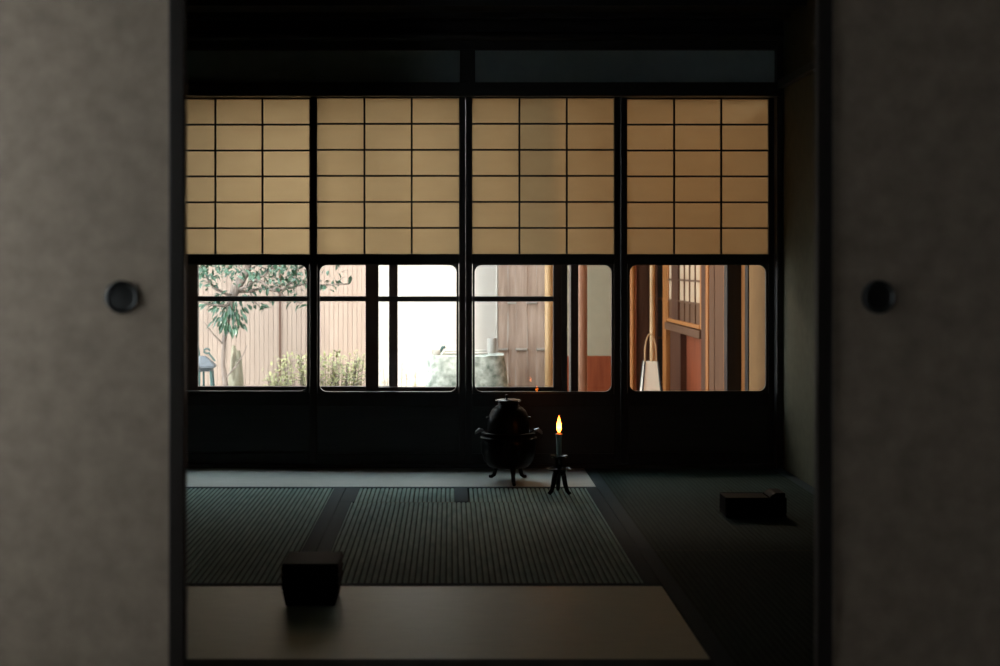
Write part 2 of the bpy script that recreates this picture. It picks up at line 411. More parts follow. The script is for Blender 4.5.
struct(MB().box(-1.75, -1.35, 6.98, 7.02, -.06, 1.86), 'wall_end', 'brown_wood')

# ------------------------------------------------------------------ eaves and wing roof
rf = MB(); rf.poly_prism([(6.4, 2.36), (7.16, 2.24), (7.16, 2.29), (6.4, 2.44)], 'YZ', -4.0, 2.2); struct(rf, 'roof_eave', 'roof')
struct(MB().box(.18, 2.6, 7.1, 11.0, 1.68, 1.76), 'roof_wing', 'roof')  # unseen; lowered and extended to shade the wing and the mats beside it
struct(MB().box(-2.2, 2.2, -2.2, 6.8, 2.52, 2.6), 'roof_house', 'roof')

# ------------------------------------------------------------------ near room (behind the sliding doors)
struct(MB().box(-1.7, 1.7, -2.0, 2.5, -.16, 0), 'floor_near', 'near_floor')
struct(MB().box(-1.7, 1.7, -2.0, 2.6, 2.40, 2.5), 'ceiling_near', 'near_wall')
RX0, RX1, RZ0, RZ1 = -1.12, -.70, .95, 1.60
struct(MB().box(-1.7, RX0, -2.1, -2.0, -.16, 2.5).box(RX1, 1.7, -2.1, -2.0, -.16, 2.5).box(RX0, RX1, -2.1, -2.0, -.16, RZ0).box(RX0, RX1, -2.1, -2.0, RZ1, 2.5), 'wall_rear', 'near_wall')
w_ = MB(); xm = (RX0+RX1)/2
for a in (RX0, RX1): w_.box(a-.02, a+.02, -2.07, -2.03, RZ0, RZ1)
w_.box(RX0, RX1, -2.07, -2.03, RZ0, RZ0+.03); w_.box(RX0, RX1, -2.07, -2.03, RZ1-.03, RZ1)
struct(w_, 'window_2', 'brown_wood')
struct(MB().box(1.6, 1.7, -2.0, 2.53, -.16, 2.5), 'wall_near_right', 'near_wall')
WY0, WY1, WZ0, WZ1 = 1.96, 2.45, .42, 1.80
nw = MB(); nw.box(-1.7, -1.6, -2.0, WY0, -.16, 2.5); nw.box(-1.7, -1.6, WY1, 2.53, -.16, 2.5)
nw.box(-1.7, -1.6, WY0, WY1, -.16, WZ0); nw.box(-1.7, -1.6, WY0, WY1, WZ1, 2.5)
struct(nw, 'wall_near_left', 'near_wall')
w_ = MB()
for a in (WY0, (WY0+WY1)/2, WY1): w_.box(-1.67, -1.63, a-.02, a+.02, WZ0, WZ1)
w_.box(-1.67, -1.63, WY0, WY1, WZ0, WZ0+.04); w_.box(-1.67, -1.63, WY0, WY1, WZ1-.04, WZ1)
struct(w_, 'window_1', 'brown_wood')

# ------------------------------------------------------------------ fusuma doors
FU = 'sliding papered doors at the doorway'
def fusuma(x0, x1, hx, fr, label):
    """x0..x1 leaf extents, fr = width of the upright facing the opening"""
    y = YD
    t = thing('fusuma_door', ((x0+x1)/2, y, .004), label, 'sliding door', FU)
    MB().box(x0+.02, x1-.02, y+.003, y+.02, .03, 1.775).build('paper_panel', 'fusuma', t)
    f = MB()
    lw, rw = (.02, fr) if fr > 0 else (-fr, .02)
    f.box(x0, x0+lw, y-.001, y+.024, .004, 1.80); f.box(x1-rw, x1, y-.001, y+.024, .004, 1.80)
    f.box(x0+lw, x1-rw, y-.001, y+.024, .004, .035); f.box(x0+lw, x1-rw, y-.001, y+.024, 1.77, 1.80)
    f.build('frame', 'fusuma_frame', t, bevel=.003)
    p = MB(); z = wz(297, y)
    p.lathe([(.030, .004), (.0302, -.002), (.027, -.0035), (.0245, -.002), (.0235, .001), (.018, .0018), (0, .002)], (hx, y, z), 40, 'Y')
    p.build('round_pull', 'pull', t, smooth=True, angle=50)
    return t
fusuma(-1.598, wx(184.8, YD), wx(121.5, YD), .0295, 'lighter beige papered sliding door with a round dark pull, daylit')
fusuma(wx(817.0, YD), 1.598, wx(878.5, YD), -.0290, 'dim grey papered sliding door with a round dark pull, in shade')

# ------------------------------------------------------------------ brazier, kettle, candle
bx, by = wx(508.5, 6.2), 6.2
t = thing('brazier', (bx, by, 0), 'black iron brazier on three legs holding the kettle, by the candle', 'brazier')
b = MB(); b.lathe([(0,.056),(.05,.056),(.085,.064),(.108,.09),(.119,.13),(.121,.165),(.117,.19),(.112,.20),(.118,.206),(.118,.214),(.110,.216),(.104,.205),(.10,.15),(.07,.10),(0,.09)], (bx,by,0), 48)
bw = b.build('bowl', 'iron', t, smooth=True, angle=60)
b = MB(); b.lathe([(.120,.183),(.1245,.187),(.1245,.192),(.118,.196)], (bx,by,0), 48); b.build('raised_band', 'iron', bw, smooth=True)
for a, rf_ in ((-88, 1.0), (48, .62), (132, .62)):
    ca, sa = math.cos(math.radians(a)), math.sin(math.radians(a))
    l = MB(); l.tube([(bx+.012+ca*rr*(rf_ if i > 1 else .9), by+sa*rr*(rf_ if i > 1 else .9), z) if a < 0 else (bx+ca*rr*.75, by+sa*rr*.75, z)
                      for i, (rr, z) in enumerate(((.085,.085),(.102,.07),(.108,.045),(.120,.018),(.142,.008),(.158,.0075)))], [.014,.013,.010,.009,.008,.0075], 10)
    l.build('leg', 'iron', t, smooth=True)
for sx in (-1, 1):
    l = MB(); l.tube([(bx+sx*.112, by-.02, .222), (bx+sx*.128, by-.022, .226), (bx+sx*.141, by-.024, .216), (bx+sx*.146, by-.024, .207)], [.007,.0095,.007,.002], 10)
    l.build('lug', 'glint_iron', t, smooth=True)
k = thing('kettle', (bx, by, .12), 'black iron tea kettle with a flat lid sitting in the brazier', 'kettle')
b = MB(); b.lathe([(0,.125),(.06,.13),(.086,.16),(.092,.205),(.0915,.25),(.086,.285),(.074,.310),(.058,.324),(.048,.330),(.045,.343),(.041,.343),(.041,.33),(.0,.328)], (bx,by,0), 48)
b.build('body', 'iron', k, smooth=True, angle=60)
b = MB(); b.lathe([(0,.345),(.052,.345),(.0565,.348),(.0575,.3515),(.055,.354),(.04,.357),(.018,.3595),(0,.360)], (bx,by,0), 40)
ld = b.build('lid', 'wrought', k, smooth=True, angle=50)
b = MB(); b.lathe([(0,.359),(.005,.360),(.0045,.364),(.008,.369),(.0085,.374),(.005,.378),(0,.379)], (bx-.008,by,0), 20)
b.build('knob', 'wrought', ld, smooth=True)
for sx in (-1, 1):
    b = MB(); pts = [(bx+sx*(.083+.012*math.sin(q)), by+.016*math.cos(q), .277) for q in [PI*i/8 for i in range(9)]]
    b.tube(pts, .0045, 8); b.build('ring_lug', 'iron', k, smooth=True)

cx, cy = wx(559, 5.87), 5.87
t = thing('candle_stand', (cx, cy, 0), 'small black wrought-iron candle stand on splayed legs, beside the brazier', 'candle stand')
b = MB(); b.lathe([(0,.092),(.035,.092),(.052,.097),(.0555,.103),(.0535,.1035),(.05,.099),(.03,.096),(0,.096)], (cx,cy,0), 40)
b.build('lower_pan', 'wrought', t, smooth=True)
b = MB(); b.lathe([(.011,.146),(.03,.147),(.037,.152),(.0385,.157),(.0365,.157),(.029,.150),(.011,.149)], (cx,cy,0), 40)
b.build('drip_pan', 'wrought', t, smooth=True)
b = MB(); b.lathe([(0,.085),(.014,.088),(.012,.094),(.0135,.10),(.0135,.15),(.0125,.152),(0,.1)], (cx,cy,0), 24)
b.build('socket', 'wrought', t, smooth=True)
for a in (-52, 232-4, 90):
    ca, sa = math.cos(math.radians(a)), math.sin(math.radians(a))
    l = MB(); l.tube([(cx+ca*r, cy+sa*r, z) for r, z in ((.012,.094),(.022,.088),(.030,.07),(.038,.04),(.050,.014),(.062,.006),(.070,.009))], [.009,.0115,.011,.010,.009,.008,.005], 10)
    l.build('leg', 'wrought', t, smooth=True)
c_ = thing('candle', (cx, cy, .10), 'lit dark grey-green candle with a tall orange flame, on the iron stand', 'candle')
b = MB(); b.lathe([(0,.101),(.0095,.101),(.0105,.17),(.0115,.22),(.0125,.236),(.0128,.240)], (cx,cy,0), 24); b.build('wax_body', 'wax', c_, smooth=True)
b = MB(); b.lathe([(.0128,.240),(.0145,.2415),(.0145,.2445),(.012,.2455),(.004,.243),(0,.243)], (cx,cy,0), 24); b.build('melting_rim', 'wax_hot', c_, smooth=True)
b = MB(); b.tube([(cx,cy,.242),(cx,cy,.252),(cx+.001,cy,.262)], [.0018,.0016,.001], 8); b.build('wick', 'wick', c_, smooth=True)
b = MB(); b.lathe([(0,.249),(.0048,.252),(.0085,.262),(.0098,.272),(.0092,.284),(.0068,.298),(.0035,.311),(0,.324)], (cx,cy,0), 20); b.build('flame', 'flame', c_, smooth=True)

# ------------------------------------------------------------------ two small black lacquer things on the mats
x0, x1, y0, y1 = -.466, -.306, 3.90, 4.08
t = thing('tiered_box', ((x0+x1)/2, (y0+y1)/2, .001), 'black lacquered tiered box narrowing to its foot, standing on the pale beige mat', 'box')
def frust(b, x0, x1, y0, y1, z0, z1, inset0, inset1):
    A = [b.bm.verts.new(p) for p in ((x0+inset0,y0+inset0,z0),(x1-inset0,y0+inset0,z0),(x1-inset0,y1-inset0,z0),(x0+inset0,y1-inset0,z0))]
    B = [b.bm.verts.new(p) for p in ((x0+inset1,y0+inset1,z1),(x1-inset1,y0+inset1,z1),(x1-inset1,y1-inset1,z1),(x0+inset1,y1-inset1,z1))]
    b.bm.faces.new(A[::-1]); b.bm.faces.new(B)
    for i in range(4): b.bm.faces.new((A[i], A[(i+1)%4], B[(i+1)%4], B[i]))
b = MB(); frust(b, x0, x1, y0, y1, .001, .044, .012, .003); b.build('foot', 'black_lacquer', t, bevel=.003)
for i in range(3):
    z = .0445 + i*.0225
    b = MB(); frust(b, x0, x1, y0, y1, z, z+.0215, .003, .0); b.build('tier', 'black_lacquer', t, bevel=.004)
b = MB(); b.box(x0+.002, x1-.002, y0+.002, y1-.002, .1125, .119); b.build('lid', 'black_lacquer', t, bevel=.003)

x0, x1, y0, y1 = wx(726, 5.27), wx(787, 5.27), 5.27, 5.40
t = thing('smoking_tray', ((x0+x1)/2, (y0+y1)/2, .001), 'low black lacquered tray with a raised end, on the dark mat by the wall', 'tray')
b = MB()
b.box(x0, x1, y0, y1, .004, .016); b.box(x0, x1, y0, y0+.008, .016, .078); b.box(x0, x1, y1-.008, y1, .016, .078)
b.box(x0, x0+.008, y0+.008, y1-.008, .016, .078); b.box(x1-.008, x1, y0+.008, y1-.008, .016, .078)
b.build('tray_body', 'black_lacquer', t, bevel=.004)
for sx in (x0+.02, x1-.02):
    for sy in (y0+.02, y1-.02): MB().box(sx-.008, sx+.008, sy-.008, sy+.008, .001, .0045).build('foot', 'black_lacquer', t)
b = MB(); b.poly_prism([(x1-.062, .0765), (x1-.05, .088), (x1-.04, .094), (x1-.004, .094), (x1-.004, .0765)], 'XZ', y0+.01, y1-.01); b.build('raised_end', 'black_lacquer', t, bevel=.002)
b = MB(); b.box(x0+.008, x1-.065, y0+.008, y1-.008, .070, .076); b.build('inner_tray', 'black_lacquer', t)

# ------------------------------------------------------------------ garden
GZ = -.30
struct(MB().box(-9, 5, 7.02, 16, GZ-.2, GZ), 'ground', 'ground')
# vertical-board cedar fence
fx0, fx1, fy = -5.0, wx(373, 10.5), 10.5
t = thing('board_fence', ((fx0+fx1)/2, fy, GZ), 'pale pinkish cedar fence of narrow upright boards behind the leafy tree', 'fence')
b = MB(); x = fx0
while x < fx1 - .01:
    w = .0345; dy = random.uniform(-.003, .003)
    b.box(x, min(x+w-.0022, fx1), fy+dy, fy+.02+dy, GZ+.02, 2.8); x += w
b.build('boards', 'cedar', t)
MB().box(fx0, fx1, fy+.024, fy+.03, GZ+.02, 2.8).build('backing', 'cedar', t)
for z in (.0, 1.75): MB().box(fx0, fx1, fy+.03, fy+.075, z, z+.08).build('rail', 'cedar', t)
jx = wx(280, 10.5); MB().box(jx-.006, jx+.006, fy-.008, fy+.002, GZ, 2.8).build('joint_strip', 'umber_wood', t)
MB().box(fx0, fx1, fy-.03, fy+.08, 2.8, 2.84).build('cap_rail', 'cedar', t)
struct(MB().box(wx(373,10.5), wx(545,10.4), 10.4, 10.52, GZ, 2.8), 'wall_garden', 'cream_wall')

# weathered plank fence
wy = 9.25
t = thing('plank_fence', (wx(521,wy), wy, GZ), 'weathered grey-pink plank screen with split bamboo cross battens', 'fence')
xs = [497, 508, 516, 527, 537, 545.5]
for i in range(5):
    a, b2 = wx(xs[i], wy), wx(xs[i+1], wy) - .002
    p = MB(); n = 14; dy = random.uniform(-.003, .003)
    L_ = []; R_ = []
    for k in range(n+1):
        z = GZ + .02 + (2.0-GZ)*k/n
        L_.append((a + random.uniform(-.004,.004), z)); R_.append((b2 + random.uniform(-.004,.004), z))
    p.poly_prism(L_ + R_[::-1], 'XZ', wy+dy, wy+.012+dy); p.build('plank', 'weathered', t)
for py, ph in ((303, 1), (349.5, 0)):          # battens woven over and under the planks
    z = wz(py, wy); q = MB(); pts = []
    for i in range(5):
        m_ = (wx(xs[i],wy) + wx(xs[i+1],wy))/2; h_ = (wx(xs[i+1],wy) - wx(xs[i],wy))*.42
        off = -.011 if i % 2 == ph else .024
        pts += [(m_-h_, wy+off, z), (m_+h_, wy+off, z)]
    q.tube(pts, .008, 10); q.build('batten', 'bamboo_grey', t, smooth=True)
q = MB(); bxp = wx(549, wy-.05); q.tube([(bxp, wy-.05, GZ), (bxp, wy-.05, .3), (bxp, wy-.05, 2.05)], wx(553.3,wy)-wx(549,wy), 14); q.build('bamboo_post', 'bamboo', t, smooth=True)
q = MB(); q.tube([(wx(497.2,9.2), 9.2, .36), (wx(497.0,9.2), 9.2, 2.0)], .0075, 8)
tag(q.build('bamboo_pole', 'bamboo_grey', smooth=True, loc=(wx(497.2,9.2), 9.2, .36)), 'thin grey bamboo pole standing at the edge of the plank screen', 'pole')

# stone basin
sy = 8.75
t = None
b = MB(); xl0, xl1, xr0, xr1 = wx(423,sy), wx(427,sy), wx(514.5,sy), wx(505,sy); zt = wz(356.5, sy)
nx, nz = 18, 12
def basin_pt(u, v, dpt):   # u along perimeter side, v height
    pass
sides = []
rings = []
for j in range(nz+1):
    v = j/nz; z = GZ + (zt-GZ)*v
    a = xl0 + (xl1-xl0)*max(0,(v-.4)/.6); c2 = xr0 + (xr1-xr0)*max(0,(v-.4)/.6)
    d0, d1 = sy, sy+.42 - .04*v
    cxm, cym = (a+c2)/2, (d0+d1)/2; hx_, hy_ = (c2-a)/2, (d1-d0)/2
    ring = []
    for kk in range(48):
        an = 2*PI*kk/48; e = .42
        px_ = math.copysign(abs(math.cos(an))**e, math.cos(an))*hx_; py_ = math.copysign(abs(math.sin(an))**e, math.sin(an))*hy_
        n_ = random.uniform(-.008, .008) if v < .97 else random.uniform(-.004,.004)
        ring.append(b.bm.verts.new((cxm+px_*(1+n_), cym+py_*(1+n_*1.5), z + (random.uniform(-.006,.006) if 0 < j else 0))))
    rings.append(ring)
for A, B in zip(rings, rings[1:]):
    for kk in range(48): b.bm.faces.new((A[kk], A[(kk+1)%48], B[(kk+1)%48], B[kk]))
top = rings[-1]; cxm = sum(v.co.x for v in top)/48; cym = sum(v.co.y for v in top)/48
i1 = [b.bm.verts.new((cxm+(v.co.x-cxm)*.62, cym+(v.co.y-cym)*.62, zt+.002)) for v in top]
i2 = [b.bm.verts.new((cxm+(v.co.x-cxm)*.55, cym+(v.co.y-cym)*.55, zt-.09)) for v in top]
for A, B in ((top, i1), (i1, i2)):
    for kk in range(48): b.bm.faces.new((A[kk], A[(kk+1)%48], B[(kk+1)%48], B[kk]))
b.bm.faces.new(i2); b.bm.faces.new(rings[0][::-1])
tag(b.build('stone_basin', 'stone', smooth=True, angle=35, loc=((xl0+xr0)/2, sy+.2, GZ)), 'rough pale mottled stone water basin seen across two panes', 'water basin')
for nm, py, yy, pa, pb, lab in (('bamboo_rod', 354.3, sy+.10, 443, 488, 'lower of two thin bamboo rods laid across the stone basin'),
                               ('bamboo_rod', 352.0, sy+.36, 444, 489, 'upper of two thin bamboo rods laid across the stone basin')):
    q = MB(); zz = zt + .014; q.tube([(wx(pa,yy), yy, zz), (wx(pb,yy), yy, zz)], .007, 8)
    tag(q.build(nm, 'bamboo_grey', smooth=True, loc=(wx((pa+pb)/2,yy), yy, zz)), lab, 'rod', 'bamboo rods on the basin')
yy = sy+.09; lx = wx(436.5, yy)
t = thing('water_ladle', (lx, yy, zt), 'small bamboo water ladle with dark curled handle tip, on the basin rim', 'ladle')
q = MB(); q.lathe([(0,.004),(.024,.004),(.027,.008),(.028,.034),(.025,.034),(.023,.010),(0,.009)], (lx,yy,zt), 24); q.build('cup', 'bamboo_grey', t, smooth=True)
q = MB(); q.tube([(lx+.022,yy,zt+.018),(lx+.03,yy-.01,zt+.035),(lx+.038,yy-.012,zt+.052),(lx+.048,yy-.012,zt+.056),(lx+.050,yy-.012,zt+.044)], [.007,.009,.011,.010,.006], 8); q.build('handle', 'verdigris', t, smooth=True)
yy = sy+.3; sx_ = wx(492, yy)
q = MB(); q.lathe([(0,.0),(.030,.0),(.031,.05),(.030,.09),(.026,.095),(.024,.09),(.024,.02),(0,.02)], (sx_,yy,zt+.004), 24)
tag(q.build('bamboo_cup', 'bamboo_grey', smooth=True, loc=(sx_,yy,zt+.004)), 'short pale upright bamboo cup on the basin beside the thin pole', 'cup')

# garden lantern
ly = 9.0; lx = wx(201.5, ly)
t = thing('garden_lantern', (lx, ly, GZ), 'blue-grey hexagonal garden lantern with curled finial below the tree', 'lantern')
def Z(py): return wz(py, ly)
q = MB(); q.lathe([(.092, Z(368.0)), (.101, Z(367.0)), (.099, Z(365.0)), (.055, Z(359)), (.028, Z(356)), (0, Z(355.8))], (lx,ly,0), 6, rot0=PI/6); rfm = q.build('roof', 'lantern_metal', t)
q = MB(); pts = []
for i in range(22):
    a = i/21*2*PI*1.1; pts.append((lx+.034+.017*math.cos(a), ly, Z(351)+.015*math.sin(a)))
pts = [(lx+.085, ly, Z(361)), (lx+.07, ly, Z(358)), (lx+.052, ly, Z(354.5))] + pts[::-1][4:]
q.tube(pts, .006, 8); q.build('curled_finial', 'verdigris', rfm, smooth=True)
q = MB(); q.tube([(lx-.016,ly,Z(356)),(lx-.018,ly,Z(350)),(lx-.022,ly,Z(346))], [.008,.007,.004], 8); q.build('finial_stem', 'verdigris', rfm, smooth=True)
q = MB(); q.lathe([(.078, Z(371)), (.082, Z(370)), (.082, Z(368.2)), (0, Z(368.2)), (0, Z(371)), (.078, Z(371))], (lx,ly,0), 6, rot0=PI/6); q.build('eave_ring', 'lantern_metal', t)
for i in range(6):
    a = PI/6 + i*PI/3
    q = MB(); q.tube([(lx+.074*math.cos(a), ly+.074*math.sin(a), Z(370.5)), (lx+.082*math.cos(a), ly+.082*math.sin(a), Z(388))], .0075, 6); q.build('post', 'verdigris', t)
q = MB(); q.lathe([(0,Z(388)),(.10,Z(388)),(.105,Z(390)),(.09,Z(393)),(.035,Z(396)),(.03,GZ+.06),(.07,GZ+.03),(.08,GZ),(0,GZ)], (lx,ly,0), 6, rot0=PI/6); q.build('pedestal', 'lantern_metal', t)

# boulder behind the tree trunk
ry = 9.3; rx = wx(236, ry)
b = MB(); bmesh.ops.create_icosphere(b.bm, subdivisions=4, radius=1)
for v in b.bm.verts:
    n = v.co.normalized(); k_ = 1 + .12*math.sin(5*n.x+1)*math.cos(4*n.z) + .06*math.sin(11*n.y+3*n.z) + random.uniform(-.02,.02)
    v.co = Vector((rx + n.x*.045*k_*(1.3-.5*n.z), ry + n.y*.1*k_, .05 + n.z*.36*k_))
tag(b.build('standing_rock', 'moss_stone', smooth=True, loc=(rx,ry,GZ)), 'pale mossy upright garden rock behind the slim tree trunk', 'rock')

# ---- plants
def leaf(bm, p, d, up, L, w, droop=.3):
    d = d.normalized(); s_ = d.cross(up)
    if s_.length < 1e-3: s_ = Vector((1,0,0))
    s_.normalize(); n = s_.cross(d).normalized()
    pr = [(0,0,0), (.3,.75,.0), (.62,.85,-.06), (1,0,-droop)]
    mid = [p + d*(L*t) + n*(z*L) for t, _, z in pr]
    cm = [bm.verts.new(m) for m in mid]
    for sg in (-1, 1):
        e1 = bm.verts.new(mid[1] + s_*(sg*w*.75) + n*(w*.25)); e2 = bm.verts.new(mid[2] + s_*(sg*w*.85) + n*(w*.2))
        if sg > 0:
            bm.faces.new((cm[0], cm[1], e1)); bm.faces.new((cm[1], cm[2], e2, e1)); bm.faces.new((cm[2], cm[3], e2))
        else:
            bm.faces.new((cm[0], e1, cm[1])); bm.faces.new((cm[1], e1, e2, cm[2])); bm.faces.new((cm[2], e2, cm[3]))
R = random.Random(3)
def rv(): return Vector((R.gauss(0,1), R.gauss(0,1), R.gauss(0,1)))
ty = 8.95
def TP(px, py, dy=0): return Vector((wx(px, ty+dy), ty+dy, wz(py, ty+dy)))
t = thing('garden_tree', tuple(TP(227, 400)*1.0)[:2] + (GZ,), 'slim leafy tree with drooping glossy green leaves before the pinkish board fence', 'tree')
q = MB(); trunk = [Vector((TP(226,400).x, ty, GZ)), TP(226,388), TP(223,365), TP(224,340), TP(228,318), TP(231,302), TP(236,288), TP(246,272), TP(252,250), TP(256,220), TP(262,170)]
q.tube(trunk, [.022,.018,.014,.013,.015,.022,.032,.026,.020,.016,.010], 12); q.build('trunk', 'bark', t, smooth=True)
brs = [
 [TP(233,296), TP(226,294,-.05), TP(216,289,-.1), TP(208,281,-.12), TP(205,272,-.12), TP(208,262,-.1), TP(214,250,-.1)],
 [TP(231,303), TP(224,306,-.06), TP(213,305,-.1), TP(203,302,-.12), TP(190,300,-.1)],
 [TP(237,290), TP(246,287,-.05), TP(257,279,-.1), TP(266,274,-.12), TP(272,268,-.15), TP(280,256,-.15)],
 [TP(236,292), TP(250,291,.05), TP(262,288,.05), TP(276,291,.05), TP(290,288,.04), TP(306,283,0), TP(325,285,0), TP(349,284,0)],
 [TP(257,279,-.1), TP(270,288,-.12), TP(283,289,-.14), TP(294,280,-.15), TP(297,270,-.15), TP(306,262,-.15), TP(322,258,-.1)],
 [TP(276,291,.05), TP(288,298,.02), TP(300,303,0), TP(308,299,0)],
 [TP(250,291,.05), TP(253,300,.02), TP(262,309,0), TP(272,307,0)],
 [TP(246,272), TP(262,262,.1), TP(280,250,.1), TP(300,240,.1)],
 [TP(246,272), TP(232,262,.1), TP(220,250,.1)],
 [TP(224,345), TP(214,335,-.05), TP(204,322,-.1)],
 [TP(224,380), TP(236,366,-.03), TP(243,355,-.04), TP(247,345,-.05)],
]
for br in brs:
    n = len(br); r0 = .011 if n > 4 else .006
    q = MB(); q.tube(br, [r0*(1-.65*i/(n-1)) for i in range(n)], 8); q.build('branch', 'bark', t, smooth=True)
q = MB(); bm = q.bm
for bi, br in enumerate(brs[:9]):
    for a, b2 in zip(br[1:], br[2:]):
        for i in range(int(7 if bi in (0,2,3,4) else 5)):
            p = a.lerp(b2, R.random()) + rv()*.016
            leaf(bm, p, Vector((R.gauss(0,.8), R.gauss(-.2,.6), R.gauss(.25,.7))), Vector((R.gauss(0,.4), R.gauss(0,.4), 1)), R.uniform(.045,.075), R.uniform(.011,.017))
for i in range(520):      # crown
    px = R.uniform(196, 318); py = R.uniform(225, 287) if R.random() < .66 else R.uniform(262, 284)
    if 200 < px < 232 and py > 276 and R.random() < .8: continue
    p = TP(px, py, R.uniform(-.3, .3))
    leaf(bm, p, Vector((R.gauss(0,.8), R.gauss(-.2,.6), R.gauss(0,.7))), Vector((R.gauss(0,.5), R.gauss(-.2,.4), 1)), R.uniform(.035,.06), R.uniform(.009,.014))
for i in range(26):       # thin end over the next pane
    p = TP(R.uniform(318, 342), R.gauss(275, 10), R.uniform(-.1,.1))
    leaf(bm, p, Vector((R.gauss(.3,.8), R.gauss(-.2,.6), R.gauss(0,.7))), Vector((R.gauss(0,.5), 0, 1)), R.uniform(.04,.06), R.uniform(.010,.014))
for i in range(110):      # the drooping bunch on the trunk
    px = R.gauss(231, 9); py = R.uniform(300, 331) - abs(px-231)*.55
    p = TP(px, py, R.uniform(-.10, .06))
    leaf(bm, p, Vector(((px-231)*.05, R.gauss(-.35,.3), -1.0)), Vector((R.gauss(0,.5), -1, .4)), R.uniform(.04,.075), R.uniform(.008,.013), .15)
for i in range(1300):      # unseen extra crown added high over the fence to shade it
    p = Vector((R.uniform(-3.0, -1.0), R.uniform(8.3, 9.6), R.uniform(1.9, 3.0)))
    leaf(bm, p, rv(), Vector((0,0,1)), R.uniform(.10,.16), R.uniform(.03,.045))
for i in range(230):      # crown above the frame of the glass, seen from other positions and shading the fence
    p = TP(R.gauss(245, 50), R.uniform(130, 240), R.uniform(-.5, .5))
    leaf(bm, p, rv(), Vector((0,0,1)), R.uniform(.05,.08), R.uniform(.014,.02))
q.build('leaves', 'leaf', t)

def shrub(name, label, px0, px1, ytop, yb, d, n, mt, tall, leafn):
    t = thing(name, (wx((px0+px1)/2, d), d, GZ), label, 'shrub')
    st = MB(); lf = MB()
    for i in range(n):
        u = R.random(); px = px0 + (px1-px0)*u
        top = tall(u) + R.uniform(-4, 12)
        base = Vector((wx((px0+px1)/2 + (px-(px0+px1)/2)*.55, d), d + R.uniform(-.12,.12), GZ))
        tip = Vector((wx(px, d), d + R.uniform(-.2,.2), wz(top, d)))
        mid = base.lerp(tip, .55) + Vector((R.gauss(0,.012), 0, 0)); mid.x = base.x*.3 + tip.x*.7
        st.tube([base, mid, tip], [.004,.003,.0015], 5)
        for j in range(leafn):
            s_ = R.uniform(.45, 1.0)
            p = mid.lerp(tip, (s_-.45)/.55*1.0) + rv()*.010
            leaf(lf.bm, p, Vector((R.gauss(0,1), R.gauss(0,.6), R.gauss(.6,.5))), Vector((0,-.3,1)), R.uniform(.020,.040), R.uniform(.006,.010))
    s_ = st.build('stems', 'bark', t); lf.build('foliage', mt, t)
    return t
def tl(u):
    return 352 + 12*abs(u-.62)*1.2 + (10 if u < .12 else 0)
shrub('garden_shrub', 'fine yellow-green shrub with upright twigs along the foot of the board fence', 266, 367, 350, 395, 8.8, 95, 'shrub_leaf', tl, 18)
shrub('low_sprig', 'sparse low sprig of pinkish green leaves beside the dark door stile', 381, 416, 372, 395, 9.3, 9, 'sprig_leaf', lambda u: 364 + 10*abs(u-.4), 10)

# ------------------------------------------------------------------ timber wing of the house, seen through the last pane
XWG = 1.5
def YD_(px): return XWG*F/(px-CX)
struct(MB().box(.80, 2.6, 7.0, 11.0, GZ, -.02), 'floor_wing', 'orange_wood')
# end wall
ey = 10.25
ew = MB(); ew.box(.66, wx(619,ey), ey, ey+.1, .29, 1.70); struct(ew, 'wall_wing', 'wing_plaster')
struct(MB().box(.66, wx(619,ey), ey-.012, ey+.1, -.02, .29), 'baseboard_wing', 'red_wood')
struct(MB().box(wx(619,ey), wx(636,ey), ey-.02, ey+.1, -.02, 1.70), 'trim_16', 'red_wood')
struct(MB().box(wx(636,ey), 2.6, ey-.005, ey+.1, -.02, 1.70), 'wall_wing_end', 'umber_wood')
q = MB(); q.tube([(wx(633.5,10.1), 10.15, -.02), (wx(633.5,10.1), 10.15, 1.70)], .018, 12); struct(q, 'trim_17', 'orange_wood', smooth=True)
q = MB(); lgx = wx(582, 9.0); q.tube([(lgx, 9.0, GZ), (lgx, 9.0, .8), (lgx, 9.0, 1.70)], .0335, 16); struct(q, 'pillar_log', 'log', smooth=True)
q = MB(); q.tube([(wx(652.5,9.95), 9.95, -.02), (wx(652.5,9.95), 9.95, 1.70)], .0185, 14); struct(q, 'pillar_pole', 'bamboo', smooth=True)
struct(MB().box(wx(561.5,7.2), wx(567.3,7.2), 7.2, 7.23, GZ, 2.1), 'pillar_slim', 'frame_wood')
# dark open ladder-like lattice leaf at the end of the side wall
t = thing('lattice_door', (1.47, 10.1, -.02), 'dark narrow lattice door between the tan pole and honey-coloured post', 'door')
q = MB(); xa, xb = wx(656.5,10.1), wx(664.5,10.1)
q.box(xa, xa+.008, 10.09, 10.115, -.02, 2.2); q.box(xb-.008, xb, 10.09, 10.115, -.02, 2.2); q.build('stiles', 'umber_wood', t)
q = MB()
for z in (.1,.42,.70,.96,1.2,1.45,1.7): q.box(xa+.008, xb-.008, 10.092, 10.108, z, z+.015)
q.build('rungs', 'pink_wood', t)
MB().box(xa+.004, xb-.004, 10.116, 10.122, -.02, 2.2).build('backing', 'dark_wood', t)
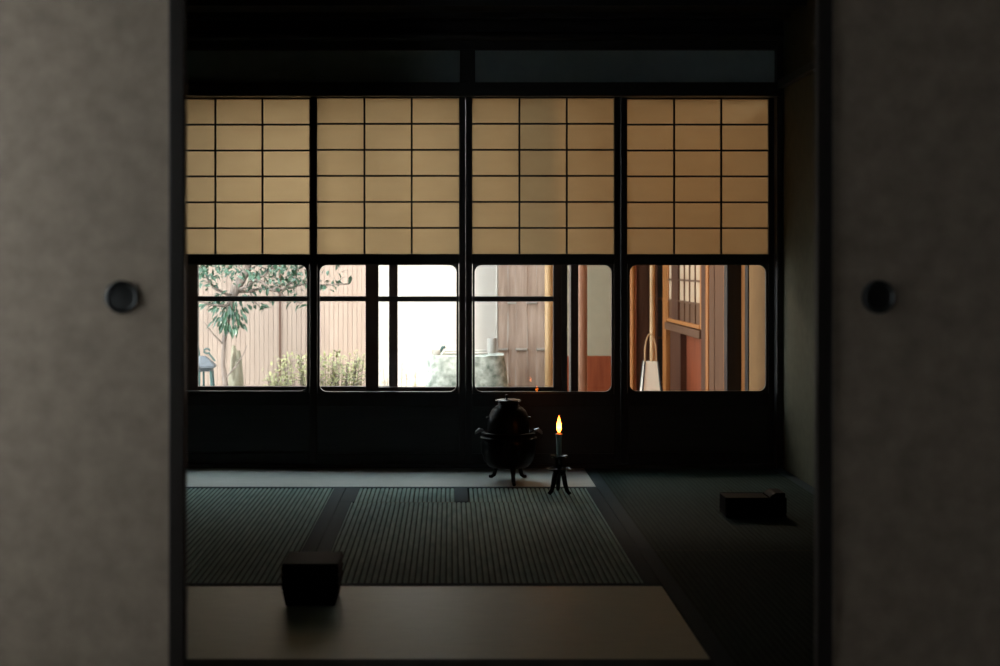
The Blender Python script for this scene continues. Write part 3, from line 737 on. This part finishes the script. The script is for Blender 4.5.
# side wall pieces (running away from the camera)
ZL = .53
def side(px_near, px_far, z0, z1, x0, x1): return (x0, x1, YD_(px_near), YD_(px_far), z0, z1)
struct(MB().box(1.492, 1.56, YD_(667.0), YD_(663.5), -.02, 1.70), 'trim_18', 'orange_wood', bevel=.003)
ya, yb = YD_(702), YD_(667.2)
struct(MB().box(1.50, 1.56, ya, yb, 1.35, 1.70), 'wall_wing_upper', 'wing_plaster')
t = thing('lattice_window', (XWG, (ya+yb)/2, ZL), 'wooden lattice window with pale panes above the red-brown recess in the wing', 'window')
q = MB(); ym = 9.415
q.box(1.495, 1.53, ya, ya+.05, ZL+.03, 1.35); q.box(1.495, 1.53, yb-.05, yb, ZL+.03, 1.35); q.box(1.495, 1.53, ya+.05, yb-.05, 1.30, 1.35); q.box(1.49, 1.53, ya+.05, yb-.05, ZL+.03, ZL+.055)
q.build('frame', 'orange_wood', t, bevel=.002)
MB().box(1.492, 1.53, ym-.135, ym+.135, ZL+.03, 1.3).build('meeting_stile', 'umber_wood', t)
q = MB()
for i in range(1, 4):
    y_ = ya+.05 + (ym-.135-ya-.05)*i/4; q.box(1.498, 1.5055, y_-.010, y_+.010, ZL+.055, 1.30)
for z in (.71, .848, .99, 1.14): q.box(1.4965, 1.5055, ya+.05, yb-.05, z-.006, z+.006)
q.build('muntins', 'pink_wood', t)
MB().box(1.5055, 1.512, ya+.05, yb-.05, .71, 1.30).build('upper_pane', 'pane_paper', t)
MB().box(1.5055, 1.512, ya+.05, yb-.05, ZL+.05, .71).build('lower_panel', 'pink_wood', t)
MB().box(1.482, 1.56, ya, yb, ZL-.025, ZL+.025).build('ledge', 'pink_wood', t, bevel=.003)
struct(MB().box(1.56, 1.60, ya, yb, -.02, ZL-.03), 'wall_recess', 'red_wood')
struct(MB().box(1.52, 1.56, YD_(677.5), yb, -.02, ZL-.03), 'trim_19', 'umber_wood')
struct(MB().box(1.494, 1.58, YD_(706.5), ya, -.02, 1.70), 'trim_20', 'umber_wood', bevel=.003)
struct(MB().box(1.494, 1.56, YD_(709), YD_(706.5), -.02, 1.70), 'trim_21', 'orange_wood')
q = MB(); y_ = YD_(724.5); ye = YD_(709); n = 3
for i in range(n): q.box(1.50+.003*(i%2), 1.54, y_+(ye-y_)*i/n, y_+(ye-y_)*(i+1)/n-.003, -.02, 1.70)
struct(q, 'wall_plank', 'pink_wood')
struct(MB().box(1.494, 1.56, YD_(727), YD_(724.5), -.02, 1.70), 'trim_22', 'orange_wood')
struct(MB().box(wx(727,7.3), wx(743,7.3), 7.3, 7.39, -.06, 1.70), 'pillar_post', 'frame_wood', bevel=.003)
struct(MB().box(1.50, 1.56, YD_(746), YD_(740), -.06, 1.70), 'wall_strip', 'orange_wood')
struct(MB().box(1.494, 1.56, YD_(749), YD_(746), -.06, 1.70), 'trim_23', 'dark_wood')
struct(MB().box(1.50, 1.60, 6.70, YD_(749), -.06, 1.70), 'wall_side', 'tan_plaster')
struct(MB().box(1.60, 1.66, 6.7, 10.3, -.06, 1.70), 'wall_wing_back', 'umber_wood')
# tapered white paper lantern with looped handle
py_ = 9.3; lx = wx(650.5, py_)
def LZ(p): return wz(p, py_)
t = thing('paper_lantern', (lx, py_, -.02), 'white tapered standing lantern with dark edges and a looped tan handle', 'lantern')
zb, zt2 = .0, LZ(361.5); w0, w1 = .072, .041
q = MB(); A = [q.bm.verts.new((lx+a*w0, py_+b_*w0, zb)) for a, b_ in ((-1,-1),(1,-1),(1,1),(-1,1))]; B = [q.bm.verts.new((lx+a*w1, py_+b_*w1, zt2)) for a, b_ in ((-1,-1),(1,-1),(1,1),(-1,1))]
for i in range(4): q.bm.faces.new((A[i], A[(i+1)%4], B[(i+1)%4], B[i]))
q.bm.faces.new(A[::-1]); q.bm.faces.new(B)
q.build('paper_shade', 'white_paper', t)
q = MB()
for a, b_ in ((-1,-1),(1,-1),(1,1),(-1,1)):
    q.tube([(lx+a*w0*1.03, py_+b_*w0*1.03, -.02), (lx+a*w1*1.03, py_+b_*w1*1.03, zt2+.004)], .0062, 6)
q.build('edge_frame', 'dark_wood', t)
q = MB(); hz = LZ(334)
pts = [(lx+.037*math.cos(a), py_, zt2 + (hz-zt2)*(max(0, math.sin(a))**.7)) for a in [PI*i/20 for i in range(21)]]
q.tube(pts, .0055, 8); q.build('looped_handle', 'bamboo', t, smooth=True)

# ------------------------------------------------------------------ light: overcast sky, soft sun
w = bpy.data.worlds.new('World'); S.world = w; w.use_nodes = True
bg = w.node_tree.nodes['Background']; bg.inputs[0].default_value = (.86, .95, 1.0, 1); bg.inputs[1].default_value = 9.5
sd = bpy.data.lights.new('sun', 'SUN'); sd.energy = 8.0; sd.angle = math.radians(6); sd.color = (1, .93, .84)
so = bpy.data.objects.new('sun', sd); COL.objects.link(so)
so.rotation_euler = Vector((.0, .62, -.78)).to_track_quat('-Z', 'Y').to_euler()

# added warm light without a fitting, brightens the wing and the last paper screen
ld_ = bpy.data.lights.new('wing_fill', 'POINT'); ld_.energy = 22; ld_.shadow_soft_size = .08; ld_.color = (1, .76, .52)
lo = bpy.data.objects.new('wing_fill', ld_); COL.objects.link(lo); lo.location = (1.05, 7.75, 1.5)

# ------------------------------------------------------------------ camera
cd = bpy.data.cameras.new('camera'); cam = bpy.data.objects.new('camera', cd); COL.objects.link(cam)
cd.sensor_width = 36; cd.sensor_fit = 'HORIZONTAL'; cd.lens = 36*F/1000
cd.shift_x = (500-CX)/1000; cd.shift_y = -(333-CY)/1000
cd.clip_start = .05; cd.clip_end = 100
cam.location = (0, 0, EYE); cam.rotation_euler = (PI/2, 0, 0)
cd.dof.use_dof = True; cd.dof.focus_distance = 6.4; cd.dof.aperture_fstop = 3.2
S.camera = cam
S.view_settings.view_transform = 'Standard'; S.view_settings.look = 'None'; S.view_settings.gamma = 1; S.view_settings.exposure = 0
S.view_settings.use_curve_mapping = False
S.cycles.use_denoising = True
S.cycles.max_bounces = 10; S.cycles.diffuse_bounces = 6; S.cycles.transparent_max_bounces = 16; S.cycles.glossy_bounces = 4
S.cycles.sample_clamp_indirect = 6
